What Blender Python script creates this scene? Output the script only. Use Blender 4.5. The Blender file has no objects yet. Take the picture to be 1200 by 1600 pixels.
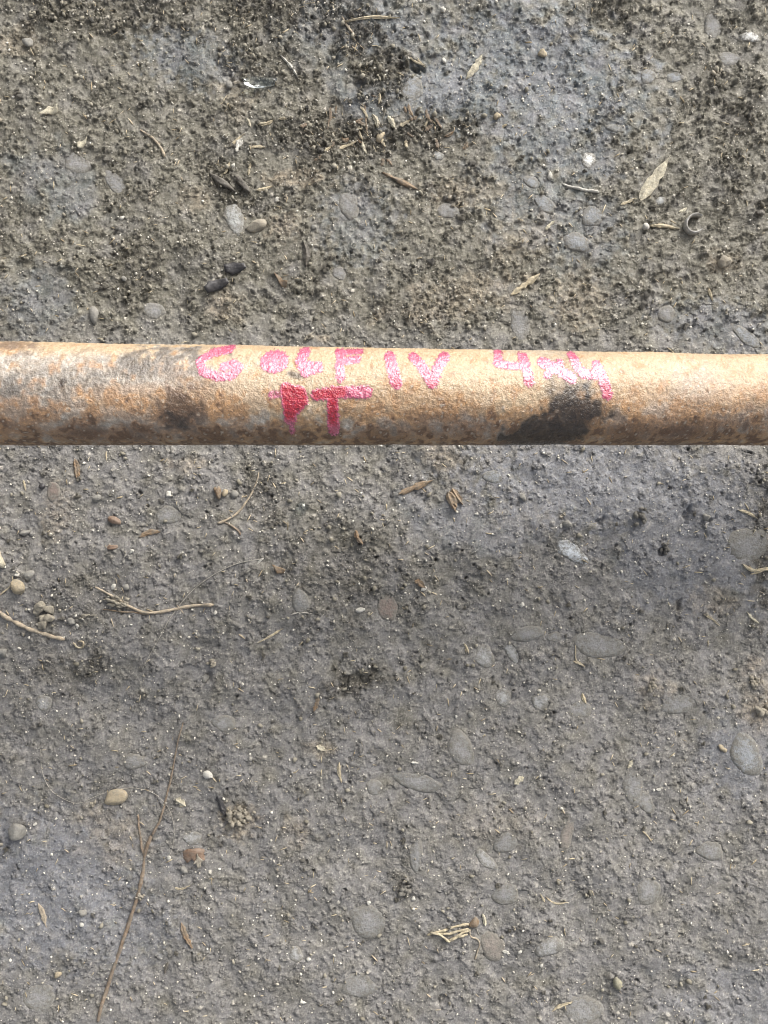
import bpy, math
import numpy as np
from mathutils import Vector

# ------------------------------------------------------------------ camera, light, exposure
S = bpy.context.scene
COL = S.collection
H = 0.45                      # camera height above the ground, metres
F = 1287.0                    # focal length in photo pixels (photo 1200 x 1600)
cam = bpy.data.cameras.new('camera'); cam.sensor_fit = 'HORIZONTAL'; cam.sensor_width = 36.0
cam.lens = 36.0 * F / 1200.0; cam.clip_start = 0.01; cam.clip_end = 50
co = bpy.data.objects.new('camera', cam); COL.objects.link(co); co.location = (0, 0, H); S.camera = co

SUN_AZ, SUN_EL = math.radians(36), math.radians(29)     # azimuth from +Y towards +X
W = bpy.data.worlds.new('World'); S.world = W; W.use_nodes = True
wn = W.node_tree.nodes; wl = W.node_tree.links
bg = wn['Background']; bg.inputs['Strength'].default_value = 0.115
sky = wn.new('ShaderNodeTexSky'); sky.sky_type = 'NISHITA'; sky.sun_disc = False
sky.sun_elevation = SUN_EL; sky.sun_rotation = SUN_AZ
sky.air_density = 1.0; sky.dust_density = 6.0; sky.ozone_density = 1.0
hs = wn.new('ShaderNodeHueSaturation'); hs.inputs['Saturation'].default_value = 0.3   # overcast: nearly grey
wl.new(sky.outputs[0], hs.inputs['Color']); wl.new(hs.outputs[0], bg.inputs['Color'])
sl = bpy.data.lights.new('sun', 'SUN'); sl.energy = 1.5; sl.angle = math.radians(32); sl.color = (1.0, 0.955, 0.89)
so = bpy.data.objects.new('sun', sl); COL.objects.link(so)
sd = Vector((math.sin(SUN_AZ) * math.cos(SUN_EL), math.cos(SUN_AZ) * math.cos(SUN_EL), math.sin(SUN_EL)))
so.rotation_euler = sd.to_track_quat('Z', 'Y').to_euler(); so.location = sd * 3
vs = S.view_settings; vs.view_transform = 'Standard'; vs.look = 'None'; vs.gamma = 1.0
vs.use_curve_mapping = False; vs.exposure = 0.98
try: S.cycles.filter_width = 1.0
except Exception: pass

# ------------------------------------------------------------------ helpers
rng = np.random.default_rng(7)

def fnoise(shape, wl_cells, seed, bw=0.5):
    """band-limited periodic noise, standard deviation 1"""
    r = np.random.default_rng(seed)
    n = np.fft.rfft2(r.standard_normal(shape))
    fy = np.fft.fftfreq(shape[0])[:, None]; fx = np.fft.rfftfreq(shape[1])[None, :]
    if np.isscalar(wl_cells): wl_cells = (wl_cells, wl_cells)
    q = np.sqrt((fy * wl_cells[0]) ** 2 + (fx * wl_cells[1]) ** 2) + 1e-9
    g = np.exp(-(np.log(q) ** 2) / (2 * bw * bw)); g[0, 0] = 0
    a = np.fft.irfft2(n * g, s=shape)
    return a / (a.std() + 1e-12)

def sm(a, lo, hi):
    t = np.clip((a - lo) / (hi - lo), 0, 1); return t * t * (3 - 2 * t)

def gx(px): return (px - 600.0) / F * H
def gy(py): return -(py - 800.0) / F * H
PXM = H / F                                       # metres per photo pixel on the ground

def mesh_obj(name, verts, faces, mat, parent=None, smooth=True, attrs=None, link=True):
    me = bpy.data.meshes.new(name)
    verts = np.asarray(verts, dtype=np.float32)
    if isinstance(faces, np.ndarray):
        nf, k = faces.shape
        me.vertices.add(len(verts)); me.vertices.foreach_set('co', verts.ravel())
        me.loops.add(nf * k); me.loops.foreach_set('vertex_index', faces.ravel().astype(np.int32))
        me.polygons.add(nf)
        me.polygons.foreach_set('loop_start', np.arange(0, nf * k, k, dtype=np.int32))
        me.update(calc_edges=True); me.validate()
    else:
        me.from_pydata(verts.tolist(), [], faces); me.update()
    if smooth: me.polygons.foreach_set('use_smooth', np.ones(len(me.polygons), dtype=bool))
    for k, v in (attrs or {}).items():
        a = me.attributes.new(k, 'FLOAT', 'POINT'); a.data.foreach_set('value', np.asarray(v, dtype=np.float32).ravel())
    if mat: me.materials.append(mat)
    o = bpy.data.objects.new(name, me); COL.objects.link(o)
    if parent: o.parent = parent
    return o

def tag(o, label, cat, group=None):
    o['label'] = label; o['category'] = cat
    if group: o['group'] = group
    return o

class N:
    """tiny node-tree builder"""
    def __init__(s, name):
        s.m = bpy.data.materials.new(name); s.m.use_nodes = True
        s.t = s.m.node_tree; s.b = s.t.nodes['Principled BSDF']; s.out = s.t.nodes['Material Output']
    def n(s, typ, **kw):
        x = s.t.nodes.new(typ)
        for k, v in kw.items(): setattr(x, k, v)
        return x
    def l(s, a, b): s.t.links.new(a, b)
    def setv(s, sock, v):
        if hasattr(v, 'node'): s.l(v, sock)
        else: sock.default_value = v
    def coord(s, which='Object'): return s.n('ShaderNodeTexCoord').outputs[which]
    def noise(s, scale, detail=4, rough=0.6, vec=None, dist=0.0):
        x = s.n('ShaderNodeTexNoise'); x.inputs['Scale'].default_value = scale
        x.inputs['Detail'].default_value = detail; x.inputs['Roughness'].default_value = rough
        x.inputs['Distortion'].default_value = dist
        s.l(vec or s.coord(), x.inputs['Vector']); return x.outputs['Fac']
    def rng(s, v, a, b, c=0.0, d=1.0):
        x = s.n('ShaderNodeMapRange'); s.setv(x.inputs[0], v)
        for i, q in enumerate((a, b, c, d)): s.setv(x.inputs[i + 1], q)
        return x.outputs[0]
    def math(s, op, a, b=0.0):
        x = s.n('ShaderNodeMath', operation=op); s.setv(x.inputs[0], a); s.setv(x.inputs[1], b); return x.outputs[0]
    def mix(s, f, a, b, blend='MIX'):
        x = s.n('ShaderNodeMix', data_type='RGBA', blend_type=blend)
        s.setv(x.inputs[0], f)
        for sock, v in ((x.inputs[6], a), (x.inputs[7], b)):
            if hasattr(v, 'node'): s.l(v, sock)
            else: sock.default_value = (*v, 1.0) if len(v) == 3 else v
        return x.outputs[2]
    def attr(s, name): return s.n('ShaderNodeAttribute', attribute_name=name).outputs['Fac']
    def bump(s, h, dist, strength=1.0, prev=None):
        x = s.n('ShaderNodeBump'); x.inputs['Strength'].default_value = strength
        x.inputs['Distance'].default_value = dist; s.l(h, x.inputs['Height'])
        if prev is not None: s.l(prev, x.inputs['Normal'])
        return x.outputs[0]
    def done(s, col, rough=0.8, normal=None, spec=0.3):
        s.setv(s.b.inputs['Base Color'], col if hasattr(col, 'node') else (*col, 1.0))
        s.setv(s.b.inputs['Roughness'], rough)
        s.b.inputs['Specular IOR Level'].default_value = spec
        if normal is not None: s.l(normal, s.b.inputs['Normal'])
        return s.m

# ------------------------------------------------------------------ ground height field
CELL = 0.0006
NX, NY = 790, 1030
gX = (np.arange(NX) - (NX - 1) / 2) * CELL
gY = (np.arange(NY) - (NY - 1) / 2) * CELL
XX, YY = np.meshgrid(gX, gY)                      # row = y
PX, PY = 600 + XX / PXM, 800 - YY / PXM
sh = (NY, NX)
def c(mm): return mm * 0.001 / CELL               # millimetres to cells

def blob(x, y, rx, ry, ang=0, wob=0.35, seed=0):
    """soft irregular patch mask around a photo pixel"""
    a = math.radians(ang); dx, dy = PX - x, -(PY - y)
    u = (dx * math.cos(a) + dy * math.sin(a)) / rx; v = (-dx * math.sin(a) + dy * math.cos(a)) / ry
    r = np.sqrt(u * u + v * v) + wob * WOB[seed % 3]
    return sm(-r, -1.25, -0.45)
WOB = [fnoise(sh, c(m), 100 + i, 0.7) * 0.6 for i, m in enumerate((18, 9, 30))]

def patches(lst):
    m = np.zeros(sh)
    for i, p in enumerate(lst):
        x, y, rx, ry = p[:4]; ang = p[4] if len(p) > 4 else 0; k = p[5] if len(p) > 5 else 1
        m = np.maximum(m, k * blob(x, y, rx, ry, ang, 0.35, i))
    return m

m_blue = patches([(850, 110, 170, 110, -30, 1), (700, 140, 100, 60, 0, 1), (560, 45, 120, 60, 0, .8), (850, 220, 120, 45, -20, .8),
                  (950, 760, 230, 75, -5, 1), (1080, 850, 130, 110, 0, .8), (70, 1390, 150, 120, 0, .9), (190, 1450, 90, 60, 0, .6),
                  (590, 160, 70, 40, -10, .8), (1150, 1180, 60, 70, 0, .7), (300, 90, 90, 45, -20, .7), (90, 290, 80, 50, -40, .5),
                  (60, 470, 60, 60, 0, .5), (1130, 510, 110, 40, -10, .6), (730, 820, 120, 40, -15, .6), (860, 330, 130, 70, -30, .6),
                  (560, 350, 60, 70, 0, .5), (1150, 1560, 120, 60, 0, .5)])
m_sand = patches([(465, 278, 50, 16, 0, 1), (445, 352, 28, 24, 0, .7), (300, 310, 30, 20, 0, .6), (690, 712, 30, 26, -20, .8),
                  (372, 1283, 34, 30, 0, .9), (1190, 1100, 40, 60, 0, .9), (715, 465, 110, 40, 15, .7), (905, 470, 45, 50, 0, .6),
                  (500, 1165, 26, 16, 0, .7), (30, 65, 34, 30, 0, .6), (88, 800, 26, 50, -10, .5), (350, 480, 32, 26, 0, .8),
                  (1020, 1075, 30, 26, 0, .6), (730, 300, 70, 26, 0, .6), (150, 1275, 40, 26, 0, .4), (1130, 410, 26, 20, 0, .7),
                  (820, 370, 60, 40, 20, .5), (300, 725, 34, 14, 0, .6), (465, 1300, 24, 24, 0, .5), (1110, 940, 40, 26, 0, .6),
                  (370, 140, 50, 40, -30, .5), (500, 530, 16, 8, 0, .7), (770, 1290, 80, 40, 0, .2), (180, 1310, 60, 40, 0, .4)])
m_dark = patches([(600, 110, 55, 70, 30, 1), (560, 215, 80, 30, 0, 1), (680, 205, 70, 26, 0, .9), (540, 40, 60, 50, 0, .8),
                  (440, 20, 120, 40, 0, .7), (500, 210, 60, 60, 20, .7), (150, 20, 160, 40, 0, .6), (350, 285, 60, 26, -40, .7),
                  (210, 430, 50, 60, 0, .5), (560, 1062, 70, 20, 15, .8), (130, 935, 70, 60, 0, .35), (110, 1050, 60, 40, 0, .5),
                  (950, 15, 60, 26, 0, .7), (640, 480, 90, 40, 0, .25), (1150, 200, 60, 120, 0, .35), (1190, 860, 16, 130, 0, .8),
                  (540, 890, 130, 90, 0, .35), (630, 1385, 26, 26, 0, .5), (430, 60, 150, 90, 0, .35), (410, 770, 34, 70, 20, .5)])
upper = sm(-PY, -640, -430)                       # soil film above the tube, greyer concrete below it
m_soil = np.clip(0.20 + 0.75 * upper + 0.2 * patches([(550, 830, 260, 160, 0, 1), (620, 960, 160, 110, 0, .6)])
                 + 0.18 * fnoise(sh, c(35), 11, .8) - 0.5 * m_blue, 0, 1)
rough_map = np.clip(0.24 + 0.22 * upper + 0.36 * fnoise(sh, c(14), 12, .8) + 0.20 * fnoise(sh, c(45), 13, .6)
                    + 0.75 * m_dark + 0.25 * m_sand - 0.35 * m_blue, 0.04, 1.25)

Z = 0.0006 * fnoise(sh, c(70), 21, .5) + 0.00022 * fnoise(sh, c(22), 22, .5) + 0.00009 * fnoise(sh, c(9), 23, .5)
base = Z.copy()                                   # smooth concrete level

# embedded aggregate pebbles: (px, py, width, height, angle, colour)
PEB = [(1172, 58, 15, 36, 80, 'white'), (920, 249, 24, 26, 0, 'white'), (685, 242, 18, 16, 0, 'pale'), (962, 201, 32, 14, -5, 'pale'),
       (850, 318, 42, 24, -30, 'blue'), (926, 338, 32, 38, -50, 'blue'), (902, 378, 46, 32, -25, 'blue'), (812, 505, 34, 58, 15, 'grey'),
       (1040, 490, 32, 26, 0, 'grey'), (1033, 313, 20, 14, 0, 'pale'), (366, 342, 30, 52, 8, 'pale'), (530, 427, 26, 20, -30, 'grey'),
       (1012, 120, 24, 26, 30, 'blue'), (1055, 120, 30, 18, 10, 'blue'), (645, 140, 36, 44, 0, 'blue'), (700, 330, 36, 26, 0, 'grey'),
       (830, 285, 28, 20, -15, 'blue'), (1165, 525, 60, 22, -35, 'blue'), (893, 862, 62, 28, -30, 'bright'), (1168, 852, 66, 62, 0, 'grey'),
       (825, 990, 58, 24, 15, 'grey'), (756, 1026, 34, 38, 0, 'light'), (800, 1020, 20, 38, 30, 'light'), (936, 1008, 84, 44, -10, 'grey'),
       (866, 995, 24, 18, 0, 'grey'), (606, 950, 32, 46, 10, 'pink'), (68, 1098, 30, 24, -35, 'light'), (84, 768, 22, 34, 5, 'pink'),
       (262, 805, 44, 30, 20, 'grey'), (650, 1335, 22, 56, -8, 'grey'), (760, 1345, 50, 18, -38, 'light'), (886, 1303, 22, 56, -14, 'pinkgrey'),
       (790, 1398, 42, 40, 0, 'grey'), (858, 1478, 44, 32, 25, 'light'), (575, 1440, 62, 56, 0, 'grey'), (462, 1492, 22, 28, 10, 'light'),
       (652, 1222, 88, 28, -10, 'grey'), (1166, 1180, 50, 66, 15, 'blue'), (790, 1317, 40, 36, 0, 'grey'), (845, 1096, 28, 30, 0, 'light'),
       (786, 1090, 30, 28, 0, 'light'), (1012, 1392, 46, 44, 0, 'grey'), (1010, 1255, 26, 40, 20, 'grey'), (905, 1110, 40, 30, 0, 'grey'),
       (990, 1230, 36, 60, 0, 'grey'), (60, 1560, 60, 44, 0, 'grey'), (910, 1580, 70, 50, 0, 'grey'), (300, 1310, 34, 22, 0, 'light'),
       (350, 1130, 44, 26, -20, 'grey'), (210, 1190, 38, 24, 0, 'grey'), (470, 940, 30, 40, 0, 'grey'), (770, 745, 34, 22, -20, 'blue'),
       (1060, 1100, 60, 36, 10, 'grey'), (720, 1170, 40, 60, 10, 'grey'), (585, 1230, 30, 24, 0, 'grey'), (1110, 1330, 44, 34, 0, 'grey'),
       (240, 545 - 60, 40, 26, 0, 'grey'), (180, 285, 60, 26, -45, 'grey'), (120, 255, 50, 30, -30, 'grey'), (545, 320, 36, 44, 20, 'grey'),
       (1140, 90, 34, 26, 0, 'grey'), (1115, 40, 30, 40, 0, 'grey'), (560, 1540, 60, 40, 10, 'grey'), (770, 1480, 40, 50, 10, 'pinkgrey')]
pebm = np.zeros(sh)
for (x, y, w, h, a, k) in PEB:
    aa = math.radians(a); dx, dy = PX - x, -(PY - y)
    sub = (np.abs(dx) < w + h) & (np.abs(dy) < w + h)
    u = (dx[sub] * math.cos(aa) + dy[sub] * math.sin(aa)) / (w / 2); v = (-dx[sub] * math.sin(aa) + dy[sub] * math.cos(aa)) / (h / 2)
    r = np.sqrt(u * u + v * v)
    pebm[sub] = np.maximum(pebm[sub], sm(-r + .22 * WOB[1][sub], -1.0, -0.40))

gr = 0.55 * fnoise(sh, c(4.6), 31, .35) + 0.75 * fnoise(sh, c(2.4), 32, .30) + 0.75 * fnoise(sh, c(1.5), 33, .2)
gr = np.where(gr > 0, gr, 0.55 * gr)
clump = sm(fnoise(sh, c(6), 34, .6) + 1.6 * (rough_map - 0.75), -0.2, 1.6)
Z += 0.00018 * gr * (0.16 + 0.85 * rough_map) + (0.0004 + 0.0004 * upper) * clump * rough_map * (0.6 + 0.5 * np.clip(gr, -1, 2))
for x_, y_, r_ in ((640, 103, 14), (622, 112, 10), (655, 108, 9), (538, 1072, 12), (560, 1062, 14), (585, 1052, 9), (500, 235, 9), (610, 8, 12), (320, 1062, 7), (630, 1384, 8), (885, 690 + 160, 7), (1035, 862, 7), (940, 812, 6), (1075, 806, 8), (1108, 812, 7), (612, 222, 12), (520, 90, 12), (560, 130, 10), (85, 12, 14), (950, 2, 14), (1190, 325, 9), (770, 1060, 6), (690, 1560, 10), (1060, 945, 6)):
    Z -= 0.0020 * blob(x_, y_, r_ * 1.3, r_ * .7, x_ % 90, .7, x_)
Z -= 0.0016 * sm(fnoise(sh, c(5), 35, .4), 1.5, 2.8) * (0.3 + rough_map)            # pits
# stamped grains bedded in the surface, with their own tint
tint = 0.10 * fnoise(sh, c(2.0), 41, .4) + 0.08 * fnoise(sh, c(8), 42, .6)
NG = 26000
gi = rng.integers(4, NY - 4, NG * 3); gj = rng.integers(4, NX - 4, NG * 3)
keep = rng.random(NG * 3) < (0.03 + 0.95 * np.clip(rough_map[gi, gj], 0, 1) ** 1.5) * 0.75
gi, gj = gi[keep][:NG], gj[keep][:NG]
grad = np.clip(rng.lognormal(-0.25, 0.42, len(gi)), .35, 2.6) * 0.001 / CELL * 0.62
gtone = np.where(rng.random(len(gi)) < 0.07, rng.uniform(.5, 1.0, len(gi)), rng.normal(.03, .10, len(gi)))
Zb = Z.copy()
oy, ox = np.mgrid[-4:5, -4:5]
jit = rng.uniform(-.5, .5, (len(gi), 2))
for i in range(len(gi)):
    y, x = gi[i], gj[i]
    r = grad[i]
    q = 1 - ((oy - jit[i, 0]) ** 2 + (ox - jit[i, 1]) ** 2) / (r * r)
    m = q > 0
    if not m.any(): continue
    sl_ = (slice(y - 4, y + 5), slice(x - 4, x + 5))
    Z[sl_] = np.where(m, np.maximum(Z[sl_], Zb[sl_] * .5 + Zb[y, x] * .5 + np.sqrt(np.maximum(q, 0)) * r * CELL * 0.62), Z[sl_])
    tint[sl_] = np.where(m, gtone[i], tint[sl_])
Z = Z * (1 - pebm) + (base - 0.0006) * pebm
Z -= Z.mean(); 

def ground_z(x, y):
    fx = np.clip((x - gX[0]) / CELL, 0, NX - 1.001); fy = np.clip((y - gY[0]) / CELL, 0, NY - 1.001)
    return float(Z[int(fy), int(fx)])
def ground_hi(x, y, r):
    """level that carries something of radius r resting here"""
    k = max(1, int(r / CELL)); i = int(np.clip((y - gY[0]) / CELL, k, NY - k - 1)); j = int(np.clip((x - gX[0]) / CELL, k, NX - k - 1))
    return float(np.percentile(Z[i - k:i + k + 1, j - k:j + k + 1], 70))

# skirt: the same sheet runs on outwards with growing cells
grow = np.cumsum(CELL * 1.22 ** np.arange(1, 33))
XA = np.concatenate([gX[0] - grow[::-1], gX, gX[-1] + grow]); YA = np.concatenate([gY[0] - grow[::-1], gY, gY[-1] + grow])
def pad(a, fill=None):
    p = np.pad(a, 32, mode='reflect')
    return p
ZA = pad(Z); TA = pad(tint)
VX, VY = np.meshgrid(XA, YA)
NXA, NYA = len(XA), len(YA)
idx = np.arange(NXA * NYA).reshape(NYA, NXA)
quads = np.stack([idx[:-1, :-1], idx[:-1, 1:], idx[1:, 1:], idx[1:, :-1]], -1).reshape(-1, 4)

def ground_nodes(n, soil, blue, sand, dark, tint_, rgh):
    f1 = n.noise(260, 6, .7); f2 = n.noise(1100, 3, .7); f3 = n.noise(45, 5, .65)
    grey = n.mix(n.rng(f3, .3, .7), (.163, .157, .152), (.206, .199, .194))
    soilc = n.mix(n.rng(f1, .3, .7), (.104, .095, .068), (.180, .168, .126))
    col = n.mix(n.math('MULTIPLY', soil, .82), grey, soilc)
    col = n.mix(n.math('MULTIPLY', blue, n.rng(f1, .3, .62, .35, .95)), col, n.mix(soil, (.180, .186, .205), (.112, .142, .160)))
    col = n.mix(n.math('MULTIPLY', sand, n.rng(f1, .35, .6, .1, .7)), col, (.37, .305, .22))
    col = n.mix(n.math('MULTIPLY', dark, n.rng(f1, .3, .65, .95, .5)), col, (.062, .053, .037))
    col = n.mix(n.math('MULTIPLY', n.math('MAXIMUM', tint_, 0.0), .95), col, (.50, .465, .40))
    col = n.mix(n.math('MULTIPLY', n.math('MAXIMUM', n.math('MULTIPLY', tint_, -1.0), 0.0), 1.0), col, (.075, .067, .054))
    v = n.math('MULTIPLY', n.rng(f2, .25, .75, .72, 1.30), n.rng(f1, .25, .75, .80, 1.20))
    vv = n.n('ShaderNodeCombineColor'); 
    for i in range(3): n.l(v, vv.inputs[i])
    col = n.mix(1.0, col, vv.outputs[0], 'MULTIPLY')
    vo = n.n('ShaderNodeTexVoronoi'); vo.inputs['Scale'].default_value = 900; n.l(n.coord(), vo.inputs['Vector'])
    cs = n.n('ShaderNodeSeparateColor'); n.l(vo.outputs['Color'], cs.inputs[0])
    spk = n.math('MULTIPLY', n.rng(cs.outputs[0], .90, .97), n.rng(vo.outputs['Distance'], .25, .5, 1.0, 0.0))
    col = n.mix(n.math('MULTIPLY', spk, n.rng(rgh, 0, .8, .35, .85)), col, (.46, .44, .39))
    spd = n.math('MULTIPLY', n.rng(cs.outputs[1], .82, .92), n.rng(vo.outputs['Distance'], .3, .6, 1.0, 0.0))
    col = n.mix(n.math('MULTIPLY', spd, n.rng(rgh, 0, .8, .15, .65)), col, (.075, .068, .056))
    nrm = n.bump(n.math('MULTIPLY', n.rng(vo.outputs['Distance'], .1, .6, 1.0, 0.0), n.rng(rgh, 0, .8, .05, 1.0)), .0004, .8); nrm = n.bump(n.math('MULTIPLY', f2, n.rng(rgh, 0, .8, .3, 1.1)), .0008, 1.0, nrm); nrm = n.bump(n.math('MULTIPLY', n.noise(520, 5, .7), n.rng(rgh, 0, .8, .35, 1.1)), .0008, .85, nrm)
    return col, nrm

n = N('dusty concrete'); gc, gn = ground_nodes(n, n.attr('soil'), n.attr('blue'), n.attr('sand'), n.attr('dark'), n.attr('tint'), n.attr('rgh'))
M_ground = n.done(gc, n.math('ADD', n.rng(n.noise(300, 3), .3, .7, .48, .7), n.math('MULTIPLY', n.attr('rgh'), .2)), gn, .4)
ground = mesh_obj('ground', np.stack([VX, VY, ZA], -1).reshape(-1, 3), quads, M_ground,
                  attrs=dict(soil=pad(m_soil), blue=pad(m_blue), sand=pad(m_sand), dark=pad(m_dark), tint=TA, rgh=pad(np.clip(rough_map * .75 + clump * .5, 0, 1))))
ground['kind'] = 'structure'

# ------------------------------------------------------------------ embedded pebbles (pieces of the ground)
PC = dict(white=(.74, .74, .71), pale=(.40, .41, .40), blue=(.290, .306, .322), grey=(.268, .266, .262), light=(.37, .37, .365),
          bright=(.58, .61, .64), pink=(.235, .180, .155), pinkgrey=(.27, .235, .205))
def pebble_mat(k):
    n = N('embedded stone ' + k); col = PC[k]; low = .0 if k in ('bright', 'white') else .10
    f = n.noise(220, 5, .65); e = n.attr('edge')
    film = n.rng(n.math('ADD', e, n.rng(n.noise(420, 6, .8), .3, .7, -.75, .75)), .10, .85)
    base_ = n.mix(n.rng(f, .3, .7), tuple(x * .82 for x in col), tuple(min(1, x * 1.12) for x in col))
    dirt = n.mix(n.rng(n.noise(700, 3), .3, .7), (.135, .127, .108), (.215, .203, .178))
    c_ = n.mix(n.rng(film, 0, 1, low, .95), base_, dirt)
    nr = n.bump(n.noise(600, 5, .7), .0009, .8)
    return n.done(c_, n.rng(f, .3, .7, .6, .85), nr, .4)
PM = {k: pebble_mat(k) for k in PC}
NR, NA = 9, 30
for pi, (x, y, w, h, a, k) in enumerate(PEB):
    r = np.random.default_rng(900 + pi)
    rr = np.sin(np.linspace(0, math.pi / 2, NR + 1)[1:]); th = np.linspace(0, 2 * math.pi, NA, endpoint=False)
    lob = 1 + .09 * np.cos(2 * th + r.uniform(0, 6)) + .07 * np.cos(3 * th + r.uniform(0, 6)) + .04 * np.cos(5 * th + r.uniform(0, 6))
    aa = math.radians(a); rx, ry = w / 2 * PXM, h / 2 * PXM
    proud = (0.0003 + 0.05 * min(rx, ry)) * r.uniform(.7, 1.2)
    cx, cy = gx(x), gy(y)
    i0 = int(np.clip((cy - gY[0]) / CELL, 0, NY - 1)); j0 = int(np.clip((cx - gX[0]) / CELL, 0, NX - 1))
    z0 = float(base[i0, j0])
    vs_ = [(cx, cy, z0 + proud)]; ed = [0.0]
    for q in rr:
        for t, lo in zip(th, lob):
            u, v = q * 1.1 * rx * lo * math.cos(t), q * 1.1 * ry * lo * math.sin(t)
            X_, Y_ = cx + u * math.cos(aa) - v * math.sin(aa), cy + u * math.sin(aa) + v * math.cos(aa)
            i1 = int(np.clip((Y_ - gY[0]) / CELL, 0, NY - 1)); j1 = int(np.clip((X_ - gX[0]) / CELL, 0, NX - 1))
            vs_.append((X_, Y_, .5 * z0 + .5 * float(base[i1, j1]) + proud * (1 - q ** 2.4) - .0013 * sm(np.float64(q), .8, 1.0)))
            ed.append(q)
    fs = [(0, 1 + i, 1 + (i + 1) % NA) for i in range(NA)]
    for p in range(NR - 1):
        for i in range(NA):
            b0, b1 = 1 + p * NA, 1 + (p + 1) * NA
            fs.append((b0 + i, b1 + i, b1 + (i + 1) % NA, b0 + (i + 1) % NA))
    vv = np.array(vs_); vv[:, 2] += r.normal(0, .00003, len(vv))
    mesh_obj('embedded_pebble', vv, fs, PM[k], ground, attrs=dict(edge=ed))

# ------------------------------------------------------------------ the tube with its painted lettering
def ax_y(x): return 0.0469 + 0.0117 * (x + 0.1523)
def ax_h(x): return 0.1234 - 0.1428 * (x + 0.1523)
def ax_r(x): return 0.0203 + 0 * x
def surf(x, phi, off=0.0):
    """point on the tube at axial position x, angle phi from the side facing the camera (positive = far side)"""
    h_ = ax_h(x); yc = ax_y(x); dz, dy = H - h_, -yc; L = np.sqrt(dz * dz + dy * dy); e1y, e1z = dy / L, dz / L
    R = ax_r(x) + off; cp, sp = np.cos(phi), np.sin(phi)
    return np.stack([x + 0 * phi, yc + R * (cp * e1y + sp * e1z), h_ + R * (cp * e1z - sp * e1y)], -1)
def top_e(px): return 535 + 20 * px / 1200.0
def tube_px(x, phi):
    """photo pixel of a point of the tube; the pattern is laid out along these and wraps round the back"""
    h_ = ax_h(x); px = 600 + x * F / (H - h_ - ax_r(x) * .7)
    half = (695 - top_e(px)) / 2; mid = (695 + top_e(px)) / 2
    s = np.where(np.abs(phi) < 1.45, np.sin(phi), np.sign(phi) * (np.sin(1.45) + (np.abs(phi) - 1.45) * .8))
    return px, mid - half * s
def from_px(px, py):
    half = (695 - top_e(px)) / 2; mid = (695 + top_e(px)) / 2
    phi = np.arcsin(np.clip((mid - py) / half, -.99, .99))
    x = (px - 600) / F * .39
    for _ in range(4):
        x = (px - 600) * (H - ax_h(x) - ax_r(x) * .7) / F
    return x, phi

TNX, TNT = 960, 200
tx = np.linspace(-0.175, 0.200, TNX); tp = np.linspace(-math.pi, math.pi, TNT, endpoint=False)
EXL, EXR = -0.56, 0.565
tx_all = np.concatenate([np.linspace(EXL, -0.18, 40), tx, np.linspace(0.205, EXR, 40)])
TX, TP = np.meshgrid(tx_all, tp, indexing='ij'); tsh = TX.shape
def tn(mm_ax, mm_c, seed, bw=.45): return fnoise(tsh, (mm_ax / (375 / 960), mm_c / (127 / 200)), seed, bw)
pit = .6 * tn(3.4, 2.6, 51, .35) + .6 * tn(1.9, 1.7, 52, .3)
TD = 0.000075 * pit + 0.00005 * tn(9, 7, 53, .5) + 0.00012 * tn(60, 30, 54, .5)
tpx, tpy = tube_px(TX, TP)
na, nb, nc, nd = tn(15, 17, 61, .6), tn(6, 8, 62, .5), tn(35, 14, 63, .5), tn(3, 2.6, 64, .4)
def tb(x, y, rx, ry, ang=0, soft=.5, k=.30):
    a = math.radians(ang); dx, dy = tpx - x, -(tpy - y)
    u = (dx * math.cos(a) + dy * math.sin(a)) / rx; v = (-dx * math.sin(a) + dy * math.cos(a)) / ry
    return sm(-(np.sqrt(u * u + v * v) + k * (.6 * na + .5 * nb + .15 * nd)), -1 - soft, -1 + soft)
vfrac = (tpy - 540) / 155.0                       # 0 far edge, 1 near edge
rust = sm(vfrac + .20 * na + .13 * nb + .06 * nd + .08 * nc, .36, .86)
rust = np.clip(.85 * rust + .55 * tb(640, 630, 90, 22) + .6 * tb(230, 625, 90, 22) + .5 * tb(1010, 640, 120, 30) + .35 * tb(1150, 600, 70, 30) + .12 * sm(na + .6 * nb, .6, 1.8)
               + .5 * tb(30, 650, 40, 22) + .25 * sm(nb + .5 * nd, .9, 2.2) + .3 * tb(350, 625, 60, 26), 0, 1)
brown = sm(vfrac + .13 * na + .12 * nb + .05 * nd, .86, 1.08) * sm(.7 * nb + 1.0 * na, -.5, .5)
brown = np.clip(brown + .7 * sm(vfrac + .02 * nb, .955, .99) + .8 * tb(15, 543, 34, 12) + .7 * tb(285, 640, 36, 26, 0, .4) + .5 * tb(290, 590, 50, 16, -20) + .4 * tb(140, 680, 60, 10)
                + .6 * tb(215, 672, 30, 14) + .6 * tb(130, 668, 26, 12) + .6 * tb(330, 678, 40, 12) + .6 * tb(430, 680, 40, 12) + .5 * tb(600, 676, 40, 14) + .6 * tb(985, 672, 34, 16) + .5 * tb(1060, 676, 30, 12) + .45 * tb(720, 655, 70, 20) + .5 * tb(1100, 665, 60, 16) + .45 * tb(1180, 640, 26, 26), 0, 1)
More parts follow.
